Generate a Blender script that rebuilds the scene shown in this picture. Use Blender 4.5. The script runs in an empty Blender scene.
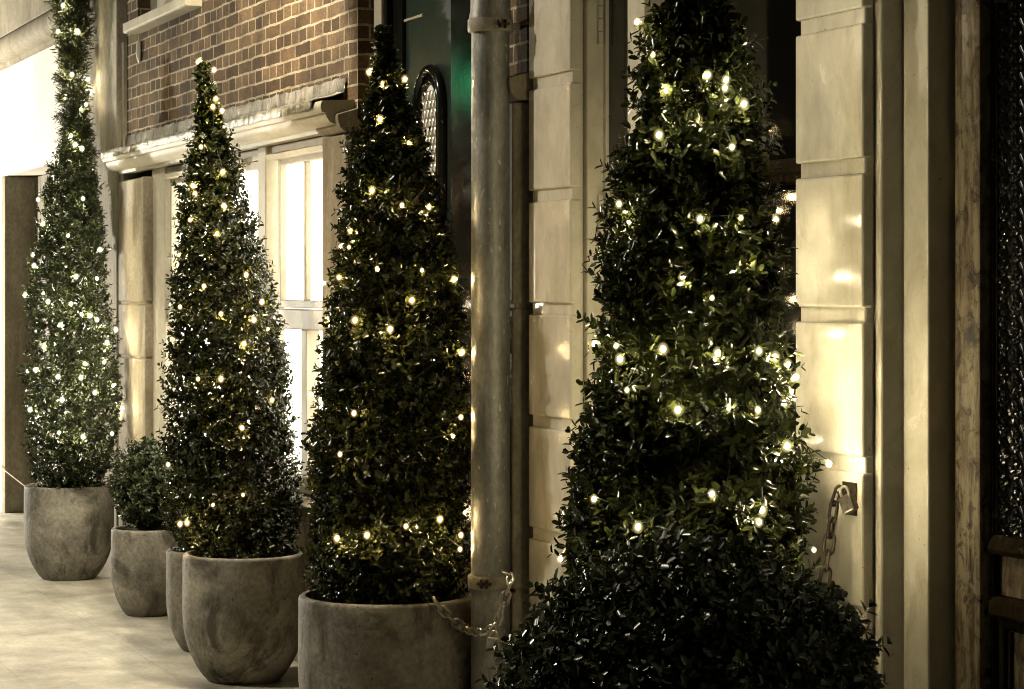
import bpy, bmesh, math, random
import numpy as np
from mathutils import Vector, Matrix, Quaternion

random.seed(7)
sc = bpy.context.scene
col = sc.collection

# ------------------------------------------------------------------ camera geometry
# The facade runs along world x at y = 0 (street side is y < 0); s = -x grows away from
# the camera, d = -y is the distance out from the facade, z is up.
VX, VY, F, H, P = -440.0, 288.0, 2400.0, 1.6, 2.95
TH = math.atan((512 - VX) / F)
CT, ST = math.cos(TH), math.sin(TH)


def S(px, d=0.0):
    r = (px - 512) / F
    return (P - d) * (CT - ST * r) / (ST + CT * r)


def CY(px, d=0.0):
    return (P - d) * F / (CT * (px - VX))


def Z(px, py, d=0.0):
    return H - (py - VY) * CY(px, d) / F


def Dof(px, s):
    r = (px - 512) / F
    return P - s * (CT * r + ST) / (CT - ST * r)


def pt(px, py, d):
    return Vector((-S(px, d), -d, Z(px, py, d)))


# ------------------------------------------------------------------ helpers
class MB:
    def __init__(self):
        self.v, self.f = [], []

    def box(self, s0, s1, d0, d1, z0, z1):
        xs = (-max(s0, s1), -min(s0, s1))
        ys = (-max(d0, d1), -min(d0, d1))
        zs = (min(z0, z1), max(z0, z1))
        b = len(self.v)
        for z in zs:
            for y in ys:
                for x in xs:
                    self.v.append((x, y, z))
        for q in ((0, 2, 3, 1), (4, 5, 7, 6), (0, 1, 5, 4), (2, 6, 7, 3), (0, 4, 6, 2), (1, 3, 7, 5)):
            self.f.append([b + i for i in q])
        return self

    def prism_x(self, prof, s0, s1):
        """profile of (d, z) points swept along the facade"""
        b, n = len(self.v), len(prof)
        for s in (s0, s1):
            for d, z in prof:
                self.v.append((-s, -d, z))
        for i in range(n):
            j = (i + 1) % n
            self.f.append([b + i, b + j, b + n + j, b + n + i])
        self.f.append([b + i for i in range(n)][::-1])
        self.f.append([b + n + i for i in range(n)])
        return self

    def tube(self, pts, r, n=8, closed=False, cap=True):
        pts = [Vector(p) for p in pts]
        m = len(pts)
        b = len(self.v)
        prev = None
        for i, p in enumerate(pts):
            if closed:
                t = pts[(i + 1) % m] - pts[i - 1]
            else:
                t = pts[min(i + 1, m - 1)] - pts[max(i - 1, 0)]
            if t.length < 1e-9:
                t = Vector((0, 0, 1))
            t.normalize()
            if prev is None:
                a = t.orthogonal().normalized()
            else:
                a = prev - t * prev.dot(t)
                a = a.normalized() if a.length > 1e-6 else t.orthogonal().normalized()
            prev = a
            c = t.cross(a)
            rr = r[i] if isinstance(r, (list, tuple)) else r
            for k in range(n):
                an = 2 * math.pi * k / n
                self.v.append(tuple(p + (a * math.cos(an) + c * math.sin(an)) * rr))
        for i in range(m if closed else m - 1):
            i2 = (i + 1) % m
            for k in range(n):
                k2 = (k + 1) % n
                self.f.append([b + i * n + k, b + i * n + k2, b + i2 * n + k2, b + i2 * n + k])
        if cap and not closed:
            self.f.append([b + k for k in range(n)][::-1])
            self.f.append([b + (m - 1) * n + k for k in range(n)])
        return self

    def lathe(self, prof, c, n=64):
        b, m = len(self.v), len(prof)
        for r, z in prof:
            for k in range(n):
                a = 2 * math.pi * k / n
                self.v.append((c[0] + r * math.cos(a), c[1] + r * math.sin(a), c[2] + z))
        for i in range(m - 1):
            for k in range(n):
                k2 = (k + 1) % n
                self.f.append([b + i * n + k, b + i * n + k2, b + (i + 1) * n + k2, b + (i + 1) * n + k])
        self.f.append([b + k for k in range(n)][::-1])
        self.f.append([b + (m - 1) * n + k for k in range(n)])
        return self

    def build(self, name, mat, parent=None, bevel=0.0, smooth=False):
        me = bpy.data.meshes.new(name)
        me.from_pydata(self.v, [], self.f)
        me.update()
        bm = bmesh.new()
        bm.from_mesh(me)
        bmesh.ops.recalc_face_normals(bm, faces=bm.faces)
        bm.to_mesh(me)
        bm.free()
        if smooth:
            me.shade_smooth()
            me.set_sharp_from_angle(angle=math.radians(40))
        me.materials.append(mat)
        o = bpy.data.objects.new(name, me)
        col.objects.link(o)
        if bevel:
            m = o.modifiers.new('edge', 'BEVEL')
            m.width = bevel
            m.segments = 2
            m.limit_method = 'ANGLE'
        if parent:
            attach(o, parent)
        return o


def attach(o, parent):
    o.parent = parent
    o.matrix_parent_inverse = Matrix.Translation(-parent.location)


def tag(o, label=None, cat=None, group=None, kind=None):
    if label: o['label'] = label
    if cat: o['category'] = cat
    if group: o['group'] = group
    if kind: o['kind'] = kind
    return o


def thing(name, label, cat, loc=(0, 0, 0), group=None):
    o = bpy.data.objects.new(name, None)
    o.empty_display_size = 0.1
    o.location = loc
    col.objects.link(o)
    return tag(o, label, cat, group)


# ------------------------------------------------------------------ materials
class NT:
    def __init__(self, name):
        self.m = bpy.data.materials.new(name)
        self.m.use_nodes = True
        self.t = self.m.node_tree
        self.b = self.t.nodes['Principled BSDF']
        self.out = self.t.nodes['Material Output']

    def n(self, typ, **kw):
        nd = self.t.nodes.new(typ)
        for k, v in kw.items():
            if k in nd.inputs.keys():
                nd.inputs[k].default_value = v
            else:
                setattr(nd, k, v)
        return nd

    def l(self, a, b):
        self.t.links.new(a, b)

    def coords(self, scale=(1, 1, 1), kind='Object'):
        tc = self.n('ShaderNodeTexCoord')
        mp = self.n('ShaderNodeMapping')
        mp.inputs['Scale'].default_value = scale
        self.l(tc.outputs[kind], mp.inputs['Vector'])
        return mp.outputs['Vector']

    def noise(self, vec, scale, detail=6, rough=0.6, dist=0.0):
        nd = self.n('ShaderNodeTexNoise')
        nd.inputs['Scale'].default_value = scale
        nd.inputs['Detail'].default_value = detail
        nd.inputs['Roughness'].default_value = rough
        nd.inputs['Distortion'].default_value = dist
        self.l(vec, nd.inputs['Vector'])
        return nd.outputs['Fac']

    def ramp(self, fac, stops):
        nd = self.n('ShaderNodeValToRGB')
        e = nd.color_ramp.elements
        while len(e) < len(stops):
            e.new(0.5)
        for el, (p, c) in zip(e, stops):
            el.position = p
            el.color = (*c, 1) if len(c) == 3 else c
        self.l(fac, nd.inputs['Fac'])
        return nd.outputs['Color']

    def mix(self, fac, a, b, mode='MIX'):
        nd = self.n('ShaderNodeMix')
        nd.data_type = 'RGBA'
        nd.blend_type = mode
        for sock, v in ((nd.inputs[0], fac), (nd.inputs[6], a), (nd.inputs[7], b)):
            if hasattr(v, 'is_linked') or isinstance(v, bpy.types.NodeSocket):
                self.l(v, sock)
            else:
                sock.default_value = v if not isinstance(v, tuple) or len(v) == 4 else (*v, 1)
        return nd.outputs[2]

    def bump(self, h, strength=0.3, dist=0.01, prev=None):
        nd = self.n('ShaderNodeBump')
        nd.inputs['Strength'].default_value = strength
        nd.inputs['Distance'].default_value = dist
        self.l(h, nd.inputs['Height'])
        if prev is not None:
            self.l(prev, nd.inputs['Normal'])
        return nd.outputs['Normal']


def g(v):
    return (v, v, v)


def surface(name, c_lo, c_hi, scale=3.0, stretch=(1, 1, 1), rough=(0.5, 0.7), bump=0.2, bscale=40.0,
            bdist=0.004, metallic=0.0, speck=None, coat=0.0, spec=0.3, dirt=None, fine=0.35):
    k = NT(name)
    v = k.coords(stretch)
    n1 = k.noise(v, scale, 8, 0.65, 0.4)
    c = k.ramp(n1, [(0.32, c_lo), (0.68, c_hi)])
    n2 = k.noise(v, bscale, 5, 0.6)
    c = k.mix(fine, c, k.ramp(n2, [(0.32, g(0.35)), (0.66, g(1.0))]), 'MULTIPLY')
    if dirt:
        n4 = k.noise(k.coords(dirt[1]), dirt[2], 7, 0.7, 0.8)
        c = k.mix(k.ramp(n4, [(dirt[3], g(0)), (dirt[4], g(1))]), c, dirt[0])
    if speck:
        n3 = k.noise(v, speck[1], 3, 0.5)
        c = k.mix(k.ramp(n3, [(speck[2], g(0)), (speck[2] + 0.04, g(1))]), c, speck[0])
    k.l(c, k.b.inputs['Base Color'])
    k.l(k.ramp(n1, [(0.3, g(rough[0])), (0.7, g(rough[1]))]), k.b.inputs['Roughness'])
    k.b.inputs['Metallic'].default_value = metallic
    k.b.inputs['Coat Weight'].default_value = coat
    k.b.inputs['Coat Roughness'].default_value = 0.12
    k.b.inputs['Specular IOR Level'].default_value = spec
    if bump:
        nb = k.bump(n1, bump * 0.6, bdist * 2)
        k.l(k.bump(n2, bump, bdist, nb), k.b.inputs['Normal'])
    return k.m


def emit(name, color, strength):
    k = NT(name)
    e = k.n('ShaderNodeEmission')
    e.inputs['Color'].default_value = (*color, 1)
    e.inputs['Strength'].default_value = strength
    k.l(e.outputs[0], k.out.inputs['Surface'])
    return k.m


def brick_mat():
    k = NT('brick')
    tc = k.n('ShaderNodeTexCoord')
    sp = k.n('ShaderNodeSeparateXYZ')
    k.l(tc.outputs['Object'], sp.inputs[0])
    ad = k.n('ShaderNodeMath', operation='ADD')
    k.l(sp.outputs['X'], ad.inputs[0])
    k.l(sp.outputs['Y'], ad.inputs[1])
    cb = k.n('ShaderNodeCombineXYZ')
    wob = k.noise(tc.outputs['Object'], 6, 4, 0.6)
    wz = k.n('ShaderNodeMath', operation='MULTIPLY_ADD')
    wz.inputs[1].default_value = 0.022
    k.l(wob, wz.inputs[0])
    k.l(sp.outputs['Z'], wz.inputs[2])
    k.l(ad.outputs[0], cb.inputs['X'])
    k.l(wz.outputs[0], cb.inputs['Y'])
    br = k.n('ShaderNodeTexBrick')
    br.offset, br.offset_frequency = 0.5, 2
    br.squash, br.squash_frequency = 0.5, 2
    for nm, vv in (('Scale', 1.0), ('Mortar Size', 0.0057), ('Mortar Smooth', 0.25), ('Bias', -0.1),
                   ('Brick Width', 0.232), ('Row Height', 0.0605)):
        br.inputs[nm].default_value = vv
    br.inputs['Color1'].default_value = (0.075, 0.046, 0.022, 1)
    br.inputs['Color2'].default_value = (0.205, 0.135, 0.072, 1)
    br.inputs['Mortar'].default_value = (0.46, 0.40, 0.29, 1)
    k.l(cb.outputs[0], br.inputs['Vector'])
    n1 = k.noise(tc.outputs['Object'], 70, 6, 0.65)
    n2 = k.noise(tc.outputs['Object'], 5, 5, 0.6)
    c = k.mix(0.75, br.outputs['Color'], k.ramp(n1, [(0.3, g(0.3)), (0.68, g(1.1))]), 'MULTIPLY')
    c = k.mix(0.8, c, k.ramp(n2, [(0.34, g(0.28)), (0.66, g(1.15))]), 'MULTIPLY')
    k.l(c, k.b.inputs['Base Color'])
    k.b.inputs['Roughness'].default_value = 0.9
    k.b.inputs['Specular IOR Level'].default_value = 0.12
    inv = k.n('ShaderNodeMath', operation='SUBTRACT')
    inv.inputs[0].default_value = 1.0
    k.l(br.outputs['Fac'], inv.inputs[1])
    nb = k.bump(inv.outputs[0], 1.0, 0.012)
    k.l(k.bump(n1, 1.0, 0.010, nb), k.b.inputs['Normal'])
    return k.m


def leaf_mat(name, lo, hi, rough=0.3, trans=0.18):
    k = NT(name)
    ge = k.n('ShaderNodeNewGeometry')
    c = k.ramp(ge.outputs['Random Per Island'], [(0.0, lo), (0.7, hi), (1.0, tuple(min(1, x * 1.7) for x in hi))])
    k.l(c, k.b.inputs['Base Color'])
    k.b.inputs['Roughness'].default_value = rough
    k.b.inputs['Specular IOR Level'].default_value = 0.4
    tr = k.n('ShaderNodeBsdfTranslucent')
    k.l(k.mix(1.0, c, (1.5, 1.5, 0.6, 1), 'MULTIPLY'), tr.inputs['Color'])
    mx = k.n('ShaderNodeMixShader')
    mx.inputs[0].default_value = trans
    k.l(k.b.outputs[0], mx.inputs[1])
    k.l(tr.outputs[0], mx.inputs[2])
    k.l(mx.outputs[0], k.out.inputs['Surface'])
    return k.m


def pave_mat():
    k = NT('paving')
    v = k.coords()
    n1 = k.noise(v, 2.3, 9, 0.62, 0.15)
    n2 = k.noise(v, 45, 6, 0.7)
    n3 = k.noise(k.coords((0.6, 3.0, 1)), 2.2, 6, 0.65, 0.2)
    c = k.ramp(n1, [(0.32, (0.30, 0.275, 0.215)), (0.66, (0.72, 0.68, 0.56))])
    c = k.mix(0.5, c, k.ramp(n3, [(0.35, g(0.45)), (0.6, g(1))]), 'MULTIPLY')
    c = k.mix(0.55, c, k.ramp(n2, [(0.3, g(0.5)), (0.65, g(1))]), 'MULTIPLY')
    br = k.n('ShaderNodeTexBrick')
    for nm, vv in (('Scale', 1.0), ('Mortar Size', 0.006), ('Mortar Smooth', 0.3), ('Brick Width', 0.9), ('Row Height', 0.6)):
        br.inputs[nm].default_value = vv
    for nm, vv in (('Color1', 1.0), ('Color2', 0.9), ('Mortar', 0.8)):
        br.inputs[nm].default_value = (vv, vv, vv, 1)
    k.l(v, br.inputs['Vector'])
    c = k.mix(0.7, c, br.outputs['Color'], 'MULTIPLY')
    k.l(c, k.b.inputs['Base Color'])
    k.l(k.ramp(n3, [(0.3, g(0.35)), (0.7, g(0.7))]), k.b.inputs['Roughness'])
    nb = k.bump(n2, 0.35, 0.004)
    k.l(k.bump(n1, 0.3, 0.02, nb), k.b.inputs['Normal'])
    return k.m


def peel_mat():
    k = NT('peeling_paint')
    v = k.coords((9, 9, 1.1))
    n1 = k.noise(v, 3.0, 10, 0.72, 0.6)
    v2 = k.coords((30, 30, 1.5))
    n2 = k.noise(v2, 2.0, 8, 0.7)
    v3 = k.coords((1, 1, 0.7))
    n3 = k.noise(v3, 22, 9, 0.7, 1.0)
    wood = k.ramp(n2, [(0.3, (0.035, 0.022, 0.010)), (0.55, (0.15, 0.105, 0.055)), (0.75, (0.28, 0.21, 0.12))])
    paint = k.ramp(n1, [(0.35, (0.16, 0.125, 0.07)), (0.7, (0.33, 0.28, 0.18))])
    mask = k.ramp(k.mix(0.5, n1, n3), [(0.48, g(0)), (0.53, g(1))])
    c = k.mix(mask, wood, paint)
    dk = k.ramp(n3, [(0.36, g(0.06)), (0.47, g(1))])
    c = k.mix(1.0, c, dk, 'MULTIPLY')
    k.l(c, k.b.inputs['Base Color'])
    k.b.inputs['Roughness'].default_value = 0.6
    nb = k.bump(mask, 0.5, 0.004)
    k.l(k.bump(n2, 0.6, 0.004, nb), k.b.inputs['Normal'])
    return k.m


M = {}
M['brick'] = brick_mat()
M['paving'] = pave_mat()
M['asphalt'] = surface('asphalt', g(0.035), g(0.06), 4, rough=(0.5, 0.8), bump=0.5, bscale=90)
M['kerb'] = surface('kerb_stone', g(0.2), g(0.32), 4, rough=(0.6, 0.8), bump=0.4, bscale=70)
M['white_plaster'] = surface('white_plaster', (0.66, 0.63, 0.56), (0.80, 0.77, 0.70), 2.2, (1, 1, 0.4), (0.6, 0.8), 0.25, 60,
                             dirt=((0.45, 0.42, 0.35), (1, 1, 0.25), 3.0, 0.58, 0.75))
M['grey_plaster'] = surface('grey_plaster', (0.22, 0.195, 0.14), (0.40, 0.36, 0.28), 4, (1, 1, 0.6), (0.65, 0.8), 0.45, 55, fine=0.5, spec=0.1,
                            dirt=((0.16, 0.135, 0.09), (2.5, 2.5, 0.3), 2.2, 0.5, 0.72))
M['stone'] = surface('sandstone', (0.22, 0.19, 0.135), (0.42, 0.37, 0.27), 4, (1, 1, 0.7), (0.65, 0.8), 0.4, 60, fine=0.5, spec=0.1,
                     dirt=((0.13, 0.105, 0.065), (2, 2, 0.6), 2.0, 0.48, 0.72))
M['cream'] = surface('cream_gloss_paint', (0.52, 0.485, 0.375), (0.74, 0.70, 0.575), 6.0, (1, 1, 0.75), (0.14, 0.30), 0.35, 13, 0.006, fine=0.10, spec=0.5,
                     dirt=((0.46, 0.41, 0.29), (2, 2, 0.9), 4.5, 0.50, 0.72), speck=((0.30, 0.24, 0.13), 120, 0.70))
M['cream_trim'] = surface('cream_window_paint', (0.30, 0.275, 0.21), (0.46, 0.425, 0.33), 4, (1, 1, 0.7), (0.5, 0.65), 0.15, 40, 0.003, spec=0.12, fine=0.2,
                          dirt=((0.36, 0.31, 0.21), (4, 4, 0.5), 3, 0.55, 0.8))
M['lead'] = surface('lead_sheet', (0.03, 0.028, 0.022), (0.36, 0.34, 0.29), 6, (3, 1, 1), (0.25, 0.55), 1.0, 18, 0.02, metallic=0.6, fine=0.6)
M['zinc'] = surface('zinc_pipe', (0.20, 0.20, 0.18), (0.44, 0.44, 0.40), 7, (1, 1, 0.45), (0.38, 0.55), 0.2, 80, 0.002, metallic=0.5, spec=0.4, fine=0.5,
                    speck=((0.62, 0.58, 0.48), 60, 0.67), dirt=((0.10, 0.09, 0.065), (5, 5, 0.5), 2.0, 0.55, 0.72))
M['black_gloss'] = surface('black_gloss_paint', (0.006, 0.006, 0.005), (0.014, 0.013, 0.010), 3, rough=(0.08, 0.2), bump=0.15, bscale=60, bdist=0.002)
M['green_sheen_gloss'] = surface('lacquer_green_sheen', (0.007, 0.011, 0.008), (0.014, 0.021, 0.015), 3, (6, 6, 0.4), (0.38, 0.5), 0.12, 50, 0.002)  # green reflection on the dark door is put into this colour
M['dark_wood'] = surface('dark_stained_wood', (0.012, 0.009, 0.006), (0.05, 0.035, 0.02), 3, (8, 8, 0.6), (0.3, 0.55), 0.5, 40, 0.004,
                         dirt=((0.09, 0.068, 0.035), (9, 9, 0.7), 3.0, 0.58, 0.68))
M['grey_wood'] = surface('grey_painted_wood', (0.10, 0.09, 0.07), (0.2, 0.18, 0.14), 3, (5, 5, 0.6), (0.4, 0.6), 0.3, 50)
M['brown_board'] = surface('brown_board', (0.08, 0.055, 0.03), (0.16, 0.11, 0.06), 3, (1, 6, 1), (0.5, 0.7), 0.3, 50)
M['peel'] = peel_mat()
M['concrete'] = surface('pot_concrete', (0.13, 0.122, 0.100), (0.38, 0.36, 0.30), 5.0, rough=(0.6, 0.8), bump=0.7, bscale=55, bdist=0.006, fine=0.55, spec=0.15,
                        speck=((0.05, 0.043, 0.03), 75, 0.69), dirt=((0.075, 0.069, 0.055), (1, 1, 0.7), 4.5, 0.50, 0.62))
M['soil'] = surface('soil', (0.012, 0.009, 0.006), (0.04, 0.03, 0.02), 20, rough=(0.8, 0.95), bump=1.0, bscale=60, bdist=0.02)
M['bark'] = surface('bark', (0.03, 0.022, 0.013), (0.09, 0.065, 0.035), 8, (4, 4, 0.6), (0.7, 0.9), 0.8, 50)
M['steel'] = surface('galvanised_steel', (0.35, 0.32, 0.26), (0.6, 0.56, 0.46), 20, rough=(0.3, 0.45), bump=0.2, bscale=120, bdist=0.001, metallic=0.85)
M['rust'] = surface('dark_iron', (0.018, 0.013, 0.008), (0.07, 0.05, 0.028), 25, rough=(0.4, 0.65), bump=0.4, bscale=150, bdist=0.001, metallic=0.3)
M['lock_grey'] = surface('worn_lock', (0.20, 0.18, 0.14), (0.40, 0.36, 0.28), 40, rough=(0.5, 0.7), bump=0.3, bscale=150, bdist=0.001)
M['brass'] = surface('lock_brass', (0.12, 0.11, 0.08), (0.34, 0.31, 0.25), 30, rough=(0.25, 0.45), bump=0.2, bscale=120, bdist=0.001, metallic=0.9)
M['leaf'] = leaf_mat('box_leaf', (0.006, 0.008, 0.0025), (0.032, 0.037, 0.011), 0.22, 0.14)
M['leaf_light'] = leaf_mat('box_leaf_light', (0.010, 0.014, 0.005), (0.045, 0.056, 0.022), 0.32, 0.06)
M['needle'] = leaf_mat('fir_needle', (0.022, 0.027, 0.012), (0.070, 0.078, 0.034), 0.5, 0.1)
M['wire'] = surface('dark_wire', (0.01, 0.012, 0.007), (0.02, 0.022, 0.012), 5, rough=(0.5, 0.6), bump=0)
M['bulb'] = emit('warm_bulb', (1.0, 0.72, 0.34), 620.0)
M['bulb_cool'] = emit('pale_bulb', (1.0, 0.88, 0.60), 620.0)
M['lit_pane'] = emit('lit_window_glass', (1.0, 0.91, 0.72), 4.6)
M['dim_pane'] = emit('dim_lit_glass', (1.0, 0.88, 0.62), 0.45)

M['door_wood'] = surface('scuffed_dark_wood', (0.012, 0.009, 0.006), (0.045, 0.033, 0.019), 3, (8, 8, 0.6), (0.65, 0.85), 0.8, 40, 0.005, spec=0.0,
                         dirt=((0.11, 0.085, 0.048), (3, 3, 3), 6.0, 0.60, 0.66))
kg = NT('dark_glass')
kg.b.inputs['Base Color'].default_value = (0.004, 0.004, 0.003, 1)
kg.b.inputs['Roughness'].default_value = 0.06
M['glass'] = kg.m

# ------------------------------------------------------------------ the ground
o = MB().box(60, -60, 60, -60, -0.16, -0.13).build('road', M['asphalt'])
tag(o, kind='structure')
o = MB().box(45, -20, -2.0, 4.6, -0.12, 0.0).build('pavement', M['paving'])
tag(o, kind='structure')
o = MB().box(45, -20, 4.605, 4.78, -0.125, 0.012).build('kerb', M['kerb'], bevel=0.012)
tag(o, kind='structure')

# ------------------------------------------------------------------ white house (far left)
ZT = 6.2                                             # facades rise out of the frame
sB = S(127)                                          # joint white house / brick house
sA0, sA1 = S(3), S(52)                               # doorway in the white wall
zA = 2.40
hw = thing('white_house', 'white plastered house with a dark doorway, beyond the brick house at the far end', 'building', (-sB - 3, 0, 0))
w = MB()
w.box(30, sA0, -0.3, 0, -0.1, 3.2).box(sA1, S(93), -0.3, 0, -0.1, 3.2).box(sA0, sA1, -0.3, 0, zA, 3.2)
w.box(30, S(93), -0.3, 0.0, 3.2, ZT)
w.build('wall', M['white_plaster'], hw)
w = MB().box(30, S(93) + 0.002, 0.002, 0.075, 3.36, 3.9)
w.build('fascia', M['grey_plaster'], hw, bevel=0.006)
prof = [(0.001, 3.16), (0.03, 3.16), (0.034, 3.185)] + [
    (0.055 + 0.075 * math.cos(a), 3.27 + 0.083 * math.sin(a)) for a in [math.radians(x) for x in range(-75, 91, 15)]] + [(0.001, 3.353)]
MB().prism_x(prof, 30, S(93) + 0.002).build('moulding', M['grey_plaster'], hw, smooth=True)
MB().box(30, S(93), 0.0, 0.40, 3.905, 3.96).build('eave_board', M['brown_board'], hw)
MB().box(S(93), S(124.5), -0.3, 0.045, -0.1, ZT).build('pilaster', M['grey_plaster'], hw, bevel=0.008)
MB().box(S(124.5), sB + 0.003, -0.3, 0.02, -0.1, 2.98).build('corner_strip', M['grey_plaster'], hw, bevel=0.005)
dj = MB().box(sA0, sA0 - 0.14, -0.30, 0.012, -0.1, zA - 0.004)
dj.build('door_surround', M['grey_plaster'], hw, bevel=0.01)
MB().box(sA1, sA1 + 0.10, -0.30, 0.010, -0.1, zA - 0.004).build('door_surround', M['grey_plaster'], hw, bevel=0.01)
dr = MB().box(sA0 - 0.145, sA1 + 0.105, -0.24, -0.20, 0.0, zA - 0.01).build('door', M['grey_wood'], hw)
pn = MB()
for z0, z1 in ((0.2, 0.85), (1.0, 1.55), (1.68, 2.25)):
    pn.box(sA0 - 0.35, sA0 - 0.75, -0.2, -0.182, z0, z1).box(sA0 - 0.85, sA1 + 0.22, -0.2, -0.182, z0, z1)
pn.build('panel', M['grey_wood'], dr, bevel=0.008)

# ------------------------------------------------------------------ brick house
sE = S(527)                                          # right end of the brick house
sD0, sD1 = S(358), S(492)                            # doorway
zb = 2.27                                            # stone below, brick above
hb = thing('brick_house', 'brown brick house with a bright white window, lead topped cornice and glossy dark door', 'building', (-9.5, 0, 0))
sW0, sW1 = S(145, 0.05), S(322, 0.05)               # shop window opening between stone piers
su0, su1 = S(138), S(199)                            # upper window
zs = 3.06
w = MB()
w.box(sB - 0.003, sD0, -0.4, 0, zb, zs - 0.07)
w.box(sB - 0.003, su0, -0.4, 0, zs - 0.07, ZT).box(su1, sD0, -0.4, 0, zs - 0.07, ZT).box(su0, su1, -0.4, 0, zs + 1.6, ZT)
w.box(sD0, sD1, -0.4, 0, 2.95, ZT)
w.box(sD1, sE, -0.4, 0, zb + 0.04, ZT)
w.build('wall', M['brick'], hb)
# upper window
MB().prism_x([(-0.2, zs - 0.068), (0.075, zs - 0.068), (0.085, zs - 0.06), (0.085, zs - 0.012), (-0.2, zs + 0.01)], su0 + 0.0, su1 - 0.06).build('window_sill', M['cream_trim'], hb, bevel=0.004)
fr = MB()
fr.box(su0 - 0.002, su0 - 0.10, -0.2, -0.07, zs + 0.015, zs + 1.598).box(su1 + 0.002, su1 + 0.1, -0.2, -0.07, zs + 0.015, zs + 1.598)
fr.box(su0 - 0.102, su1 + 0.102, -0.2, -0.072, zs + 0.015, zs + 0.12).box(su0 - 0.102, su1 + 0.102, -0.2, -0.072, zs + 1.5, zs + 1.597)
fo = fr.build('window', M['cream_trim'], hb, bevel=0.006)
MB().box(su0 - 0.102, su1 + 0.102, -0.16, -0.15, zs + 0.12, zs + 1.5).build('pane', M['glass'], fo)
an = MB().lathe([(0.002, 0), (0.028, 0.004), (0.03, 0.012), (0.02, 0.022), (0.004, 0.026)], (0, 0, 0), 20)
ao = an.build('wall_anchor', M['cream_trim'], None, smooth=True)
ao.data.transform(Matrix.Translation((-S(141), -0.001, Z(141, 51))) @ Matrix.Rotation(math.radians(90), 4, 'X') @ Matrix.Scale(1.0, 4) @ Matrix.Scale(2.2, 4, (0, 1, 0)))
attach(ao, hb)
# stone piers with joints
def pier(s0, s1, d1, ztop, joints, d0=-0.3, capd=0.03):
    m = MB()
    z = -0.1
    for j in list(joints) + [ztop - 0.05]:
        m.box(s0, s1, d0, d1, z, j - 0.006)
        z = j + 0.006
    m.box(s0 - 0.008, s1 + 0.008, d0, d1 - 0.012, -0.1, ztop - 0.055)
    return m
zj = Z(140, 303)
m = pier(sB - 0.004, S(145, 0.05), 0.05, zb - 0.02, [0.45, Z(140, 357), zj])
m.box(S(145, 0.05) + 0.05, S(145, 0.05) - 0.004, -0.28, 0.062, zj + 0.01, zb - 0.075)
m.build('stone_pier', M['stone'], hb, bevel=0.008)
sP0, sP1 = S(322, 0.05), sD0
m = pier(sP0, sP1, 0.05, zb, [0.45, 1.0, 1.62])
m.build('stone_pier', M['stone'], hb, bevel=0.008)
MB().prism_x([(-0.3, zb - 0.05), (0.055, zb - 0.05), (0.075, zb - 0.03), (0.085, zb + 0.0), (0.085, zb + 0.02), (0.003, zb + 0.045), (-0.3, zb + 0.045)],
             sP0 + 0.0, sP1 + 0.0).build('pier_cap', M['stone'], hb, bevel=0.004)
m = pier(sD1, sE + 0.05, 0.03, zb, [0.3, 0.60, Z(517, 306)])
m.build('stone_pier', M['stone'], hb, bevel=0.008)
MB().prism_x([(-0.3, zb - 0.05), (0.035, zb - 0.05), (0.055, zb - 0.03), (0.06, zb + 0.0), (0.06, zb + 0.02), (0.003, zb + 0.038), (-0.3, zb + 0.038)],
             sD1, sE + 0.004).build('pier_cap', M['stone'], hb, bevel=0.004)
# cornice over the shop window
cs0, cs1 = sB - 0.006, S(326, 0.12)
prof = [(0.001, 2.235), (0.05, 2.235), (0.055, 2.25), (0.085, 2.252), (0.105, 2.262), (0.118, 2.28), (0.122, 2.297), (0.135, 2.299), (0.142, 2.312),
        (0.142, 2.33), (0.135, 2.345), (0.10, 2.348), (0.001, 2.352)]
MB().prism_x(prof, cs0, cs1).build('cornice', M['cream_trim'], hb, smooth=True)
# wavy lead sheet lying on it
fl = MB()
nseg = 90
rows = [(0.147, 2.318), (0.149, 2.347), (0.142, 2.357), (0.06, 2.376), (0.012, 2.392), (0.007, 2.45)]
for i in range(nseg + 1):
    s = cs0 - 0.01 + (cs1 + 0.10 - cs0 + 0.01) * i / nseg
    for j, (d, z) in enumerate(rows):
        a = 0.0022 * math.sin(i * 1.9 + j) + 0.0018 * math.sin(i * 0.7 + 2 * j)
        fl.v.append((-s, -d - abs(a), z + a * (1.2 if j > 2 else 0.8)))
R_ = len(rows)
for i in range(nseg):
    for j in range(R_ - 1):
        fl.f.append([i * R_ + j, (i + 1) * R_ + j, (i + 1) * R_ + j + 1, i * R_ + j + 1])
fo = fl.build('lead_flashing', M['lead'], hb, smooth=True)
md = fo.modifiers.new('thick', 'SOLIDIFY'); md.thickness = 0.003; md.offset = 1
# shop window
dF = -0.012
zh, zpt, zt1, zt0, zl0 = 2.2345, Z(300, 166, -0.07), Z(300, 306, -0.07), Z(300, 329, -0.07), 0.80
c0, c1 = S(171, dF), S(263, dF)                      # far casement glass
c2, c3 = S(281, dF), sW1 + 0.16                      # near casement glass (runs behind the pier)
m = MB()
m.box(sW0 + 0.02, S(171, dF) + 0.05, -0.16, dF + 0.02, zl0 - 0.08, zh)        # far jamb
m.box(S(264, dF), S(272, dF), -0.16, dF + 0.03, zl0 - 0.08, zh)               # mullion
m.box(c3 - 0.10, sW1 - 0.3, -0.16, dF + 0.02, zl0 - 0.08, zh)                 # near jamb
m.box(sW0 + 0.02, sW1 - 0.3, -0.16, dF + 0.012, zpt + 0.045, zh - 0.003)      # head
m.box(sW0 + 0.02, sW1 - 0.3, -0.16, dF + 0.008, zt0, zt1 - 0.012)             # transom
m.box(sW0 + 0.02, sW1 - 0.3, -0.16, dF + 0.008, zl0 - 0.078, zl0)             # bottom rail
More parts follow.
